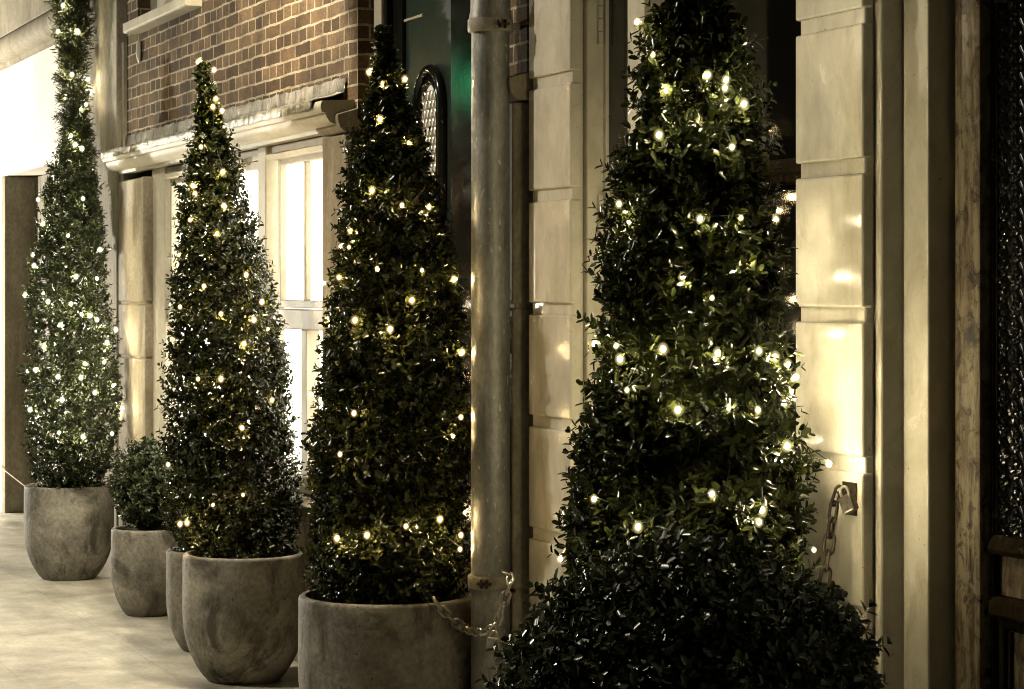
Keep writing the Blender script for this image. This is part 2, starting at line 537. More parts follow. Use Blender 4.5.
wo = m.build('window', M['cream_trim'], hb, bevel=0.006)
m = MB()
for a, b in ((S(171, dF) + 0.02, c1 + 0.22), (S(272, dF) - 0.05, c3 - 0.10)):
    m.prism_x([(dF, Z(300, 158, -0.05)), (dF + 0.035, Z(300, 157, -0.05)), (dF + 0.045, Z(300, 153, -0.05)), (dF, Z(300, 149, -0.05))], a, b)
m.build('drip_ledge', M['cream_trim'], wo)
m = MB()
def sash(sa, sb, z0, z1, d, t=0.035):
    m.box(sa, sa - t, d - 0.03, d, z0, z1).box(sb + t, sb, d - 0.03, d, z0, z1)
    m.box(sa - t, sb + t, d - 0.03, d - 0.001, z1 - t, z1).box(sa - t, sb + t, d - 0.03, d - 0.001, z0, z0 + t)
    mid = (sa + sb) / 2
    m.box(mid + 0.018, mid - 0.018, d - 0.028, d - 0.002, z0 + t, z1 - t)
sash(c0 + 0.03, c1 - 0.0, zt1 - 0.008, zpt + 0.04, dF)
sash(c2 + 0.05, c3 - 0.10, zt1 - 0.008, zpt + 0.04, dF)
m.build('sash', M['cream_trim'], wo, bevel=0.004)
m = MB()
m.box(sW0 + 0.02, sW1 - 0.3, -0.155, -0.07, zl0 - 0.02, zt0 + 0.02).box(sW0 + 0.02, sW1 - 0.3, -0.155, -0.07, zt1 - 0.03, zpt + 0.05)
m.build('lit_pane', M['lit_pane'], wo)
for cb_ in (c1 + 0.55, c3 + 0.35):
    MB().box(cb_, cb_ - 0.08, -0.16, dF, zl0, zt0).build('glazing_bar', M['cream_trim'], wo, bevel=0.004)
MB().prism_x([(-0.2, zl0 - 0.15), (0.07, zl0 - 0.15), (0.07, zl0 - 0.11), (-0.04, zl0 - 0.081), (-0.2, zl0 - 0.081)], sW0, sW1).build('window_sill', M['stone'], hb, bevel=0.005)
MB().box(sW0, sW1, -0.3, 0.02, -0.1, zl0 - 0.152).build('plinth', M['stone'], hb)
# doorway: white strip, black frame, dark door (green reflection in its colour) with arched grille
dd = -0.10
a0, a1 = S(373, -0.063), S(381, -0.063)
m = MB().box(sD0 - 0.002, a1, -0.3, -0.063, -0.05, 2.95)
m.build('door_trim', M['cream_trim'], hb, bevel=0.005)
b0, b1 = S(381, -0.07), S(401, -0.08)
m = MB().box(b0, b0 - 0.07, -0.3, -0.075, -0.05, 2.90)
m.prism_x([(-0.3, 0), (-0.06, 0), (-0.06, 2.9), (-0.3, 2.9)], b0 - 0.075, b0 - 0.10).box(b0 - 0.102, b1, -0.3, -0.085, -0.05, 2.90)
m.box(S(465, -0.09), S(468.5, -0.09), -0.3, -0.06, -0.05, 2.9).box(S(468.5, -0.09), sD1 + 0.003, -0.3, -0.02, -0.05, 2.949)
m.box(a1, sD1 + 0.05, -0.3, -0.06, 2.90, 2.948)
m.build('door_frame', M['black_gloss'], hb, bevel=0.006)
do = MB().box(b1 - 0.001, S(465, -0.09) + 0.001, -0.18, dd, 0.02, 2.895).build('door', M['green_sheen_gloss'], hb)
# arched grille
ac = (S(417, dd) + S(448, dd)) / 2
ar = (S(417, dd) - S(448, dd)) / 2
ztop = Z(431, 62, dd)
zbot = 1.15
def arch(r, zb_, d, n=22):
    p = [(-(ac) - r, -d, zb_)]
    zc = ztop - ar
    for i in range(n + 1):
        a = math.pi - math.pi * i / n
        p.append((-ac + r * math.cos(a), -d, zc + r * math.sin(a) * 1.0))
    p.append((-ac + r, -d, zb_))
    zc2 = zb_
    for i in range(1, n):
        a = -math.pi * i / n
        p.append((-ac + r * math.cos(a), -d, zc2 + r * math.sin(a)))
    return p
m = MB()
m.tube(arch(ar - 0.03, zbot, dd + 0.010), 0.021, 10, closed=True)
m.tube(arch(ar - 0.075, zbot, dd + 0.006), 0.014, 10, closed=True)
m.build('arch_moulding', M['black_gloss'], do, smooth=True)
m = MB()
ap = arch(ar - 0.075, zbot, dd + 0.003)
m.v = [tuple(p) for p in ap] + [(p[0], p[1] + 0.012, p[2]) for p in ap]
n_ = len(ap)
m.f = [list(range(n_)), list(range(n_, 2 * n_))[::-1]] + [[i, (i + 1) % n_, n_ + (i + 1) % n_, n_ + i] for i in range(n_)]
m.build('frosted_glass', M['dim_pane'], do)
m = MB()
rin = ar - 0.08
st_ = 0.038
zc = ztop - ar
def inside(x, z):
    if z > zc: return (x * x + (z - zc) ** 2) < rin * rin
    if z < zbot: return (x * x + (z - zbot) ** 2) < rin * rin
    return abs(x) < rin
nz = int((ztop - zbot + rin) / st_) + 2
for i in range(-6, 7):
    for j in range(-6, nz):
        x, z = i * st_ + (0.5 * st_ if j % 2 else 0), zbot - rin + j * st_ * 0.9
        if inside(x, z):
            m.tube([(-ac + x + 0.017 * math.cos(a), -(dd + 0.012), z + 0.017 * math.sin(a)) for a in [2 * math.pi * q / 10 for q in range(10)]], 0.0036, 5, closed=True)
m.build('grille', M['steel'], do, smooth=True)
m = MB().prism_x([(dd, 2.632), (dd + 0.008, 2.632), (dd + 0.008, 2.64), (dd, 2.644)], S(404, dd), S(424, dd))
m.build('panel_bead', M['cream_trim'], do)
m = MB().box(b1 - 0.06, S(465, -0.09) + 0.06, dd, dd + 0.012, 0.15, 0.55)
m.build('panel', M['green_sheen_gloss'], do, bevel=0.006)

# ------------------------------------------------------------------ cream house
hc = thing('cream_house', 'cream painted house front with grooved pilasters, dark glazed opening and weathered door', 'building', (-5.5, 0, 0))
GR = [0.0775 + 0.365 * i for i in range(0, 9)]
GR = [0.80 + 0.3665 * (i - 2) for i in range(0, 9)]
def pilaster(s0, s1, dback, name='pilaster'):
    m = MB()
    z = -0.1
    for zg in GR:
        if zg < 0.1: continue
        m.box(s0, s1, dback + 0.006, 0, z, zg - 0.019)
        z = zg + 0.019
    m.box(s0, s1, dback + 0.006, 0, z, 3.6)
    m.box(s0 - 0.007, s1 + 0.006, dback, -0.011, -0.1, 3.6)
    return m.build(name, M['cream'], hc, bevel=0.006)
sL0, sL1 = sE, S(570)
dL = Dof(584, sL1)
pilaster(sL0 - 0.012, sL1, dL - 0.0)
MB().box(sL0, sL1 + 0.02, -0.4, dL - 0.001, -0.1, 3.6).build('backing', M['cream'], hc)
dL2 = Dof(603, sL1 - 0.016)
MB().box(sL1 + 0.02, sL1 - 0.016, -0.4, dL - 0.004, -0.1, 3.6).build('jamb', M['cream'], hc, bevel=0.005)
# opening: sidelight leaf with dark glass, transom, dark glazed door
q0, q1, q2, q3 = S(603, dL2), S(606, dL2), S(626, dL2), S(643, dL2)
zsl = Z(615, 172, dL2)
m = MB()
m.box(q0, q1, -0.3, dL2, 0.0, 3.3).box(q2, q3, -0.3, dL2 - 0.004, 0.0, 3.3).box(q1, q2, -0.3, dL2 - 0.012, 0.0, zsl)
m.build('sidelight', M['cream'], hc, bevel=0.004)
MB().box(q1 + 0.001, q2 - 0.001, -0.25, dL2 - 0.010, zsl, 3.3).build('glass', M['glass'], hc)
for z0, z1 in ((Z(600, 45, -0.1), Z(600, -20, -0.1)), (Z(600, 250, -0.1), Z(600, 195, -0.1))):
    m = MB()
    nk = 5
    for i in range(nk):
        za, zb_ = z0 + (z1 - z0) * i / nk, z0 + (z1 - z0) * (i + 0.94) / nk
        m.tube([(-(sL1 - 0.026), -(dL2 + 0.012), za), (-(sL1 - 0.026), -(dL2 + 0.012), zb_)], 0.0095, 10)
    m.build('hinge', M['cream'], hc, smooth=True)
m = MB().box(q2, q2 - 0.06, dL2 - 0.002, dL2 + 0.006, Z(630, 75, dL2) - 0.004, Z(630, 75, dL2) + 0.004)
m.build('catch', M['rust'], hc)
sR0, sR1 = S(795), S(862)
m = MB()
m.box(q3, sR0 + 0.02, -0.30, -0.22, Z(770, 181, -0.22), Z(770, 160, -0.22))
dg = m.build('glazed_door', M['door_wood'], hc, bevel=0.008)
MB().box(q3, sR0, -0.31, -0.27, 0.0, 0.35).build('bottom_rail', M['door_wood'], dg)
MB().prism_x([(-0.215, Z(770, 186, -0.2)), (-0.19, Z(770, 184, -0.2)), (-0.18, Z(770, 178, -0.2)), (-0.215, Z(770, 173, -0.2))], q3, sR0 + 0.02).build('transom_bead', M['door_wood'], dg)
MB().box(q3 + 0.002, sR0 - 0.3, -0.36, -0.32, 0.0, 3.3).build('pane', M['glass'], dg)
# right pilaster and its stepped mouldings
dR = Dof(876, sR1)
pilaster(sR0, sR1, dR - 0.0)
MB().box(sR0 - 0.014, sR1 - 0.0, -0.4, dR - 0.002, -0.1, 3.6).build('backing', M['cream'], hc)
sM1 = S(881, dR)
dM1 = Dof(902, sM1)
MB().box(sR1 + 0.05, sM1, -0.4, dR - 0.0, -0.1, 3.6).build('moulding', M['cream'], hc, bevel=0.006)
sM2 = S(907, dM1 - 0.012)
MB().box(sM1 + 0.02, sM2, -0.4, dM1 - 0.03, -0.1, 3.6).build('groove', M['cream'], hc)
sM3 = S(928, dM1)
dM3 = Dof(949, sM3)
MB().box(sM2, sM3, -0.4, dM1, -0.1, 3.6).build('moulding', M['cream'], hc, bevel=0.006)
# upper masonry
MB().box(sE - 0.01, 0.5, -0.4, -0.004, 3.6, ZT).build('wall', M['cream'], hc)
MB().box(2.6, 0.5, -0.4, 0, -0.1, 3.599).build('wall', M['cream'], hc)
# weathered door
n0 = S(954, dM3)
n1 = S(979.5, dM3)
MB().box(sM3, n0, -0.5, dM3 - 0.05, -0.05, 3.6).build('shadow_gap', M['black_gloss'], hc)
MB().box(n0, n1, -0.5, dM3, -0.05, 3.3).build('door_frame', M['peel'], hc, bevel=0.008)
n2 = S(990, dM3 - 0.02)
wd = MB()
dP = dM3 - 0.03
wd.box(n1, n2, -0.5, dM3 - 0.028, 0.01, 3.2)                        # stile
wd.box(2.75, 2.61, -0.5, dM3 - 0.028, 0.01, 3.2)
zr1, zr0 = Z(1000, 538, dM3), Z(1000, 557, dM3)
zp1, zp0 = zr0, Z(1000, 600, dM3)
zq0 = Z(1000, 622, dM3)
wd.box(n2, 2.75, -0.5, dM3 - 0.045, 0.01, 0.16)
wdo = wd.build('weathered_door', M['door_wood'], hc, bevel=0.005)
m = MB()
m.prism_x([(dP - 0.03, zr0), (dP + 0.012, zr0), (dP + 0.02, zr0 + 0.012), (dP + 0.012, zr0 + 0.03), (dP - 0.0, zr1), (dP - 0.03, zr1)], n2, 2.75)
m.build('rail', M['door_wood'], wdo, bevel=0.003)
m = MB()
m.prism_x([(dP - 0.03, zq0), (dP + 0.005, zq0), (dP + 0.015, zq0 + 0.01), (dP + 0.015, zp0 - 0.012), (dP, zp0), (dP - 0.03, zp0)], n2, 2.75)
m.build('rail', M['door_wood'], wdo, bevel=0.003)
m = MB().box(n2, 2.75, dP - 0.03, dP, 2.27, 3.19)
m.build('rail', M['door_wood'], wdo, bevel=0.003)
m = MB().box(n2, 2.75, dP - 0.05, dP - 0.018, zp0 + 0.002, zp1 - 0.002)
m.box(n2 - 0.03, 2.80, dP - 0.05, dP - 0.026, 0.165, zq0 - 0.03)
m.build('panel', M['peel'], wdo)
m = MB()
m.box(n2, n2 - 0.022, dP - 0.04, dP - 0.012, 0.165, zq0).box(n2 - 0.022, 2.77, dP - 0.04, dP - 0.013, zq0 - 0.022, zq0 - 0.001)
m.box(n2 - 0.034, n2 - 0.044, dP - 0.04, dP - 0.016, 0.165, zq0 - 0.03)
m.box(n2, n2 - 0.008, dP - 0.05, dP - 0.004, zr1 + 0.002, 2.268)
m.build('panel_moulding', M['door_wood'], wdo, bevel=0.003)
MB().box(n2, 2.75, dP - 0.10, dP - 0.075, zr1 - 0.002, 2.268).build('pane', M['glass'], wdo)
MB().box(S(1020, dP - 0.035), 2.75, dP - 0.041, dP - 0.035, zr1 + 0.0, 2.268).build('glow_panel', emit('added_glow', (1.0, 0.92, 0.72), 0.33), wdo)  # added panel with its own glow, so gaps in the grille look lit
gm = MB()
gx, gz = 0.055, 0.063
i = 0
s = n2 - 0.02
while s > 3.9:
    j = 0
    z = zr1 + 0.01
    while z < 2.26:
        zz = z + (gz / 2 if i % 2 else 0)
        for cxo, czo in ((0, gz * 0.25), (0, -gz * 0.25), (gx * 0.25, 0), (-gx * 0.25, 0)):
            gm.tube([(-(s + cxo) + gx * 0.25 * math.cos(a), -(dP - 0.014 + 0.003 * math.sin(3 * a)), zz + czo + gz * 0.25 * math.sin(a)) for a in [2 * math.pi * q / 8 for q in range(8)]], 0.0058, 5, closed=True)
        z += gz
    s -= gx
    i += 1
gm.build('grille', M['black_gloss'], wdo, smooth=True)

# ------------------------------------------------------------------ drainpipe
dpipe = 0.10
sp = S(490.5, dpipe)
rp = 0.066
dpo = thing('drainpipe', 'grey zinc drainpipe with two bracket rings between dark door and cream pilaster', 'drainpipe', (-sp, -dpipe, 0))
zk = Z(490, 28, dpipe)
m = MB().tube([(-sp, -dpipe, 0.0), (-sp, -dpipe, 0.62), (-sp, -dpipe, zk - 0.01)], [rp * 0.98, rp * 0.98, rp * 0.95], 40)
m.build('pipe', M['zinc'], dpo, smooth=True)
m = MB().lathe([(rp * 0.99, 0), (rp * 1.06, 0.004), (rp * 1.06, 0.05), (rp * 1.0, 0.07), (rp, 2.8)], (-sp, -dpipe, zk - 0.012), 40)
m.build('pipe_socket', M['zinc'], dpo, smooth=True)
for px_y in (26, 581):
    zz = Z(490, px_y, dpipe)
    m = MB().lathe([(rp * 0.9, -0.022), (rp * 1.10, -0.022), (rp * 1.14, -0.017), (rp * 1.14, 0.017), (rp * 1.10, 0.022), (rp * 0.9, 0.022)], (-sp, -dpipe, zz), 40)
    m.box(sp + 0.012, sp - 0.012, 0.0, dpipe - rp, zz - 0.012, zz + 0.012)
    bk = m.build('bracket', M['lock_grey'], dpo, smooth=True)
    th = math.radians(8 if px_y < 100 else -36)
    bx_, by_ = -sp + math.cos(th) * rp * 1.16, -dpipe + math.sin(th) * rp * 1.16
    t_ = Vector((-math.sin(th), math.cos(th), 0))
    rdir = Vector((math.cos(th), math.sin(th), 0))
    m = MB()
    for off in (-0.009, 0.009):
        c = Vector((bx_, by_, zz)) + t_ * off
        m.tube([c - rdir * 0.012, c + rdir * 0.014], 0.0, 4)
        m.v, m.f = m.v[:-8], m.f[:-6]
        for zo in (-0.018, 0.018):
            pass
        b_ = len(m.v)
        for zo in (-0.014, 0.014):
            for ro in (-0.012, 0.016):
                for to in (-0.003, 0.003):
                    m.v.append(tuple(c + rdir * ro + t_ * to + Vector((0, 0, zo))))
        for q in ((0, 2, 3, 1), (4, 5, 7, 6), (0, 1, 5, 4), (2, 6, 7, 3), (0, 4, 6, 2), (1, 3, 7, 5)):
            m.f.append([b_ + i for i in q])
    m.tube([Vector((bx_, by_, zz)) - t_ * 0.024 + rdir * 0.006, Vector((bx_, by_, zz)) + t_ * 0.024 + rdir * 0.006], 0.0055, 8)
    m.build('clamp_bolt', M['rust'], bk)

# ------------------------------------------------------------------ chains and padlocks
def link_mesh(name, L, W, r):
    m = MB()
    p = []
    for i in range(20):
        a = 2 * math.pi * i / 20
        x = math.copysign(max(0, L / 2 - W / 2), math.cos(a)) + W / 2 * math.cos(a)
        p.append((x, W / 2 * math.sin(a), 0))
    m.tube(p, r, 7, closed=True)
    return m
def chain(name, label, pts, L, W, r, mat, cat='chain'):
    pts = [Vector(p) for p in pts]
    d = [0.0]
    for i in range(1, len(pts)):
        d.append(d[-1] + (pts[i] - pts[i - 1]).length)
    root = thing(name, label, cat, pts[0])
    base = None
    pitch = L - 2 * r * 1.15
    n = int(d[-1] / pitch)
    def at(t):
        t = min(max(t, 0), d[-1])
        for i in range(1, len(pts)):
            if t <= d[i]:
                f = (t - d[i - 1]) / max(1e-9, d[i] - d[i - 1])
                return pts[i - 1].lerp(pts[i], f)
        return pts[-1]
    for i in range(n):
        a, b = at(i * pitch), at((i + 1) * pitch)
        t = (b - a).normalized()
        if base is None:
            base = link_mesh('link', L, W, r).build('link', mat, None, smooth=True)
            o = base
        else:
            o = base.copy(); col.objects.link(o)
        o.parent = root
        q = t.to_track_quat('X', 'Z')
        q = q @ Quaternion((1, 0, 0), math.radians(35 + (90 if i % 2 else 0) + random.uniform(-15, 15)))
        o.matrix_world = Matrix.Identity(4)
        o.location = (a + b) / 2 - root.location
        o.rotation_euler = q.to_euler()
    return root
def padlock(label, top, w, h, t, rot, mat, yaw=0.0):
    """top = point where the shackle hangs; body hangs below, rotated by rot in the facade plane"""
    root = thing('padlock', label, 'padlock', top)
    m = MB()
    sh = h * 0.55
    m.box(-w / 2, w / 2, -t / 2, t / 2, -sh * 0.9 - h, -sh * 0.9)
    b = m.build('body', mat, None, bevel=0.006)
    m = MB()
    p = [(-w * 0.3, 0, -sh * 1.0)]
    for i in range(13):
        a = math.pi - math.pi * i / 12
        p.append((w * 0.3 * math.cos(a), 0, -w * 0.3 + w * 0.3 * math.sin(a)))
    p.append((w * 0.3, 0, -sh * 1.0))
    m.tube(p, w * 0.085, 8)
    k = m.build('shackle', M['steel'], None, smooth=True)
    for o in (b, k):
        o.parent = root
    root.rotation_euler = (0, rot, yaw)
    return root
# wall plate, chain and padlock on the right pilaster
pl = thing('wall_plate', 'dark iron wall plate with a staple screwed to the cream pilaster', 'wall plate', pt(851, 498, 0.0))
sp0, sp1 = S(844), S(857.5)
m = MB().box(sp0, sp1, 0.0, 0.006, Z(851, 515), Z(851, 482))
m.build('plate', M['rust'], pl, bevel=0.002)
cx = -(sp0 + sp1) / 2
zc_ = Z(851, 492)
m = MB().tube([(cx - 0.012, -0.004, zc_)] + [(cx - 0.012 + 0.024 * i / 8, -0.006 - 0.03 * math.sin(math.pi * i / 8), zc_) for i in range(1, 8)] + [(cx + 0.012, -0.004, zc_)], 0.004, 8)
m.build('staple', M['rust'], pl, smooth=True)
padlock('brushed steel padlock hanging tilted from the iron wall plate', pt(842.5, 487, 0.055), 0.042, 0.044, 0.022, math.radians(-26), M['brass'], math.radians(20))
cp = [pt(839, 488, 0.05), pt(836, 494, 0.055), pt(834, 505, 0.06), pt(832, 520, 0.063), pt(829, 545, 0.07), pt(826, 570, 0.08), pt(823, 600, 0.09), pt(820, 640, 0.10), pt(815, 690, 0.12)]
chain('chain', 'dark rusty chain hanging down the lit cream pilaster into the bush', cp, 0.050, 0.024, 0.0042, M['rust'])
# thin cable by the far doorway
m = MB().tube([pt(-6, 462, 0.04), pt(8, 473, 0.06), pt(26, 487, 0.09), pt(32, 500, 0.05)], 0.004, 6)
tag(m.build('cable', M['cream_trim']), 'thin pale cable slanting down the far doorway towards the first pot', 'cable')

# ------------------------------------------------------------------ planters
def pot(label, px, D, R, Hh, group, seed):
    d = P - D
    s = S(px, d)
    c = (-s, -d, 0)
    root = thing('planter', label, 'planter', c, group)
    prof = []
    for i in range(25):
        t = i / 24
        z = t * (Hh - 0.012)
        r = R * (0.60 + 0.40 * (1 - (1 - min(1, t / 0.62)) ** 2.6) - 0.015 * max(0, t - 0.62))
        if t < 0.03: r -= R * 0.02 * (1 - t / 0.03)
        prof.append((r, z))
    R1 = prof[-1][0]
    prof += [(R1 - 0.002, Hh - 0.005), (R1 - 0.008, Hh), (R1 - 0.022, Hh), (R1 - 0.028, Hh - 0.006), (R1 - 0.032, Hh - 0.05), (R1 - 0.034, Hh - 0.10)]
    m = MB().lathe(prof, (0, 0, 0), 96)
    o = m.build('shell', M['concrete'], None, smooth=True)
    o.parent = root
    o.rotation_euler = (0, 0, seed * 1.7)
    m = MB().lathe([(R1 - 0.031, 0), (R1 * 0.6, 0.015), (0.02, 0.02)], (0, 0, Hh - 0.055), 48)
    m.f = m.f[:-2] + [m.f[-1]]
    o = m.build('soil', M['soil'], None, smooth=True)
    o.parent = root
    return Vector(c)
GP = 'round concrete planters along the house fronts'
pA = pot('pale concrete planter at the far end of the row, under the white lit tree', 69, 2.61, 0.245, 0.515, GP, 1)
pB = pot('small concrete planter holding the low round bush beside the farthest tree', 148, 2.68, 0.18, 0.425, GP, 2)
pC = pot('small concrete planter mostly hidden behind the second tree pot', 207, 2.66, 0.18, 0.445, GP, 3)
pD = pot('dark shaded concrete planter under the tree in front of the bright window', 244, 2.60, 0.25, 0.518, GP, 4)
pE = pot('stained concrete planter beside the drainpipe with a chain at its rim', 387, 2.60, 0.30, 0.565, GP, 5)
pF = pot('concrete planter of the nearest tree, hidden by the foreground bush', 692, 2.60, 0.29, 0.56, GP, 6)
pG = pot('concrete planter of the foreground bush, below the picture', 688, 2.26, 0.24, 0.42, GP, 7)

# ------------------------------------------------------------------ foliage
def leaves(rng, base, dirs, L, k, ll, lw, spread, stem=0.0021, curl=0.25):
    """k leaf pairs on each twig; two folded quads per leaf plus a thin stem"""
    N = len(base)
    up = np.tile(np.array([0, 0, 1.0]), (N, 1))
    u = np.cross(dirs, up + rng.normal(0, 0.3, (N, 3)))
    u /= np.linalg.norm(u, axis=1, keepdims=True) + 1e-9
    v = np.cross(dirs, u)
    B, D_, Nn, SZ = [], [], [], []
    for i in range(k):
        t = 0.2 + 0.8 * (i + 1) / k
        p = base + dirs * (L * t)[:, None]
        ang = (i % 2) * math.pi / 2 + rng.normal(0, 0.35, N)
        a = u * np.cos(ang)[:, None] + v * np.sin(ang)[:, None]
        for sgn in (1, -1):
            dl = dirs * (0.75 if i == k - 1 else 0.5) + a * sgn * spread + rng.normal(0, 0.22, (N, 3))
            dl /= np.linalg.norm(dl, axis=1, keepdims=True)
            B.append(p); D_.append(dl)
            nn = dirs - dl * np.sum(dirs * dl, axis=1, keepdims=True) + rng.normal(0, 0.15, (N, 3))
            Nn.append(nn)
            SZ.append(rng.uniform(0.65, 1.2, N) * (0.8 if i == k - 1 else 1.0))
    B, D_, Nn, SZ = map(np.concatenate, (B, D_, Nn, SZ))
    side = np.cross(D_, Nn)
    side /= np.linalg.norm(side, axis=1, keepdims=True) + 1e-9
    nrm = np.cross(side, D_)
    l = (ll * SZ)[:, None]
    w = (lw * SZ)[:, None]
    cu = rng.uniform(-0.1, 1, len(B))[:, None] * curl
    P0 = B
    tip = B + D_ * l - nrm * l * cu * 0.5
    r1 = B + D_ * l * 0.26 + side * w * 0.46 + nrm * w * 0.18
    r2 = B + D_ * l * 0.78 + side * w * 0.42 + nrm * w * 0.15 - nrm * l * cu * 0.2
    l1 = B + D_ * l * 0.26 - side * w * 0.46 + nrm * w * 0.18
    l2 = B + D_ * l * 0.78 - side * w * 0.42 + nrm * w * 0.15 - nrm * l * cu * 0.2
    V = np.stack([P0, r1, r2, tip, l2, l1], axis=1).reshape(-1, 3)
    n = len(B)
    idx = np.arange(n)[:, None] * 6
    Q = np.concatenate([idx + np.array([[0, 1, 2, 3]]), idx + np.array([[0, 3, 4, 5]])])
    # stems
    e = base + dirs * L[:, None]
    SV = np.stack([base - u * stem, base + u * stem, e + u * stem * 0.6, e - u * stem * 0.6], axis=1).reshape(-1, 3)
    sq = np.arange(N)[:, None] * 4 + np.array([[0, 1, 2, 3]]) + len(V)
    return np.concatenate([V, SV]), np.concatenate([Q, sq])


def mesh_np(name, parts, mat, parent):
    vs, qs, off = [], [], 0
    for v, q in parts:
        vs.append(v); qs.append(q + off); off += len(v)
    V = np.concatenate(vs); Q = np.concatenate(qs)
    me = bpy.data.meshes.new(name)
    me.vertices.add(len(V)); me.vertices.foreach_set('co', V.astype(np.float32).ravel())
    me.loops.add(Q.size); me.loops.foreach_set('vertex_index', Q.astype(np.int32).ravel())
    me.polygons.add(len(Q))
    me.polygons.foreach_set('loop_start', np.arange(0, Q.size, 4, dtype=np.int32))
    me.update(calc_edges=True)
    me.validate()
    me.materials.append(mat)
    o = bpy.data.objects.new(name, me)
    col.objects.link(o)
    if parent: attach(o, parent)
    return o


def lump(rng, nk=9):
    """smooth bumps of radius over angle and height"""
    ks = [(rng.integers(1, 6), rng.uniform(2, 14), rng.uniform(0, 6.28), rng.uniform(0.3, 1)) for _ in range(nk)]
    def f(th, z):
        s = 0
        for a, b, ph, w in ks:
            s = s + w * np.sin(a * th + b * z + ph)
        return s / math.sqrt(nk)
    return f


class Tree:
    """cone of foliage: axis (x, y) and radius r over height, both read off a table"""
    def __init__(self, rows):
        rows = sorted(rows)
        self.z = np.array([r[0] for r in rows]); self.r = np.array([r[1] for r in rows])
        self.x = np.array([r[2] for r in rows]); self.y = np.array([r[3] for r in rows])
    def R(self, z): return np.interp(z, self.z, self.r, left=0, right=0)
    def X(self, z): return np.interp(z, self.z, self.x)
    def Y(self, z): return np.interp(z, self.z, self.y)


def outline(rows, D):
    """silhouette rows (py, px_left, px_right) of a body of revolution standing D from the street line"""
    d = P - D
    out = []
    for py, a, b in rows:
        c = (a + b) / 2
        cy = CY(c, d)
        out.append((Z(c, py, d), (b - a) / 2 * cy / F, -S(c, d), -d))
    return Tree(out)


def crown(tree, parent, mat, seed, n, ll, lw, twig=(0.05, 0.11), k=4, inset=0.035, upb=0.7, inner=0.35, core=True, name='crown', spread=0.8):
    rng = np.random.default_rng(seed)
    zs_ = np.linspace(tree.z[0], tree.z[-1], 400)
    pr = tree.R(zs_) + 0.02
    pr /= pr.sum()
    lf = lump(rng)
    gf = lump(rng, 14)
    parts = []
    def sample(N, f0, f1, tw):
        z = rng.choice(zs_, N, p=pr) + rng.normal(0, 0.004, N)
        th = rng.uniform(0, 2 * math.pi, N)
        rr = np.maximum(0.004, (tree.R(z) - inset) * (1 + 0.115 * lf(th, z)))
        keep = rng.uniform(0, 1, N) < np.clip(0.78 + 0.42 * gf(th, z), 0.22, 1)
        z, th, rr = z[keep], th[keep], rr[keep]
        N = len(z)
        f = rng.uniform(f0, f1, N)
        rad = np.stack([np.cos(th), np.sin(th), np.zeros(N)], 1)
        base = np.stack([tree.X(z), tree.Y(z), z], 1) + rad * (rr * f)[:, None]
        small = (rr < 0.07)[:, None]
        d = rad * np.where(small, 0.45, 0.9) + np.array([0, 0, 1.0]) * (upb + 0.25 + np.where(small, 0.5, 0)) + rng.normal(0, 0.33, (N, 3))
        d /= np.linalg.norm(d, axis=1, keepdims=True)
        L = rng.uniform(*tw, N) * np.where(rr < 0.06, 0.7, 1.0)
        return base, d, L
    b, d, L = sample(n, 0.78, 1.0, twig)
    parts.append(leaves(rng, b, d, L, k, ll, lw, spread))
    b, d, L = sample(int(n * 0.034), 0.9, 1.02, (twig[1] * 0.9, twig[1] * 1.2))
    parts.append(leaves(rng, b, d, L, k + 3, ll, lw, spread))
    if core:
        b, d, L = sample(int(n * inner * 1.3), 0.2, 0.72, (twig[0] * 1.2, twig[1] * 1.0))
        parts.append(leaves(rng, b, d, L, 3, ll * 1.3, lw * 1.7, spread))
    return mesh_np(name, parts, mat, parent)


def trunk(tree, parent, z0, r0):
    m = MB()
    zz = np.linspace(z0, tree.z[-1] - 0.08, 9)
    m.tube([(tree.X(z) + random.uniform(-0.008, 0.008), tree.Y(z) + random.uniform(-0.008, 0.008), z) for z in zz],
           [r0 * (1 - 0.85 * i / 8) for i in range(9)], 8)
    for i in range(26):
        z = random.uniform(z0 + 0.1, tree.z[-1] - 0.25)
        a = random.uniform(0, 6.28)
        r = float(tree.R(z)) * 0.8
        x, y = float(tree.X(z)), float(tree.Y(z))
        m.tube([(x, y, z - 0.05), (x + math.cos(a) * r * 0.5, y + math.sin(a) * r * 0.5, z), (x + math.cos(a) * r, y + math.sin(a) * r, z + r * 0.5)],
               [r0 * 0.35, r0 * 0.25, r0 * 0.1], 5)
    m.build('trunk', M['bark'], parent, smooth=True)


CAM = Vector((0, -P, H))
def hit(tree, px, py, extra=0.0):
    """point where the sight line first meets the foliage surface, or passes nearest to it"""
    r = (px - 512) / F
    dirv = Vector((-(CT - ST * r), (ST + CT * r), -(py - VY) / F))
    best, bd = None, 1e9
    t0 = -float(tree.X(1.3)) / (CT - ST * r) - 0.9
    for i in range(900):
        p = CAM + dirv * (t0 + i * 0.002)
        rr = float(tree.R(np.clip(p.z, tree.z[0], tree.z[-1]))) + extra
        q = math.hypot(p.x - float(tree.X(p.z)), p.y - float(tree.Y(p.z))) - rr
        if q < bd - 1e-6:
            bd, best = q, p
        if q <= 0:
            break
    return best


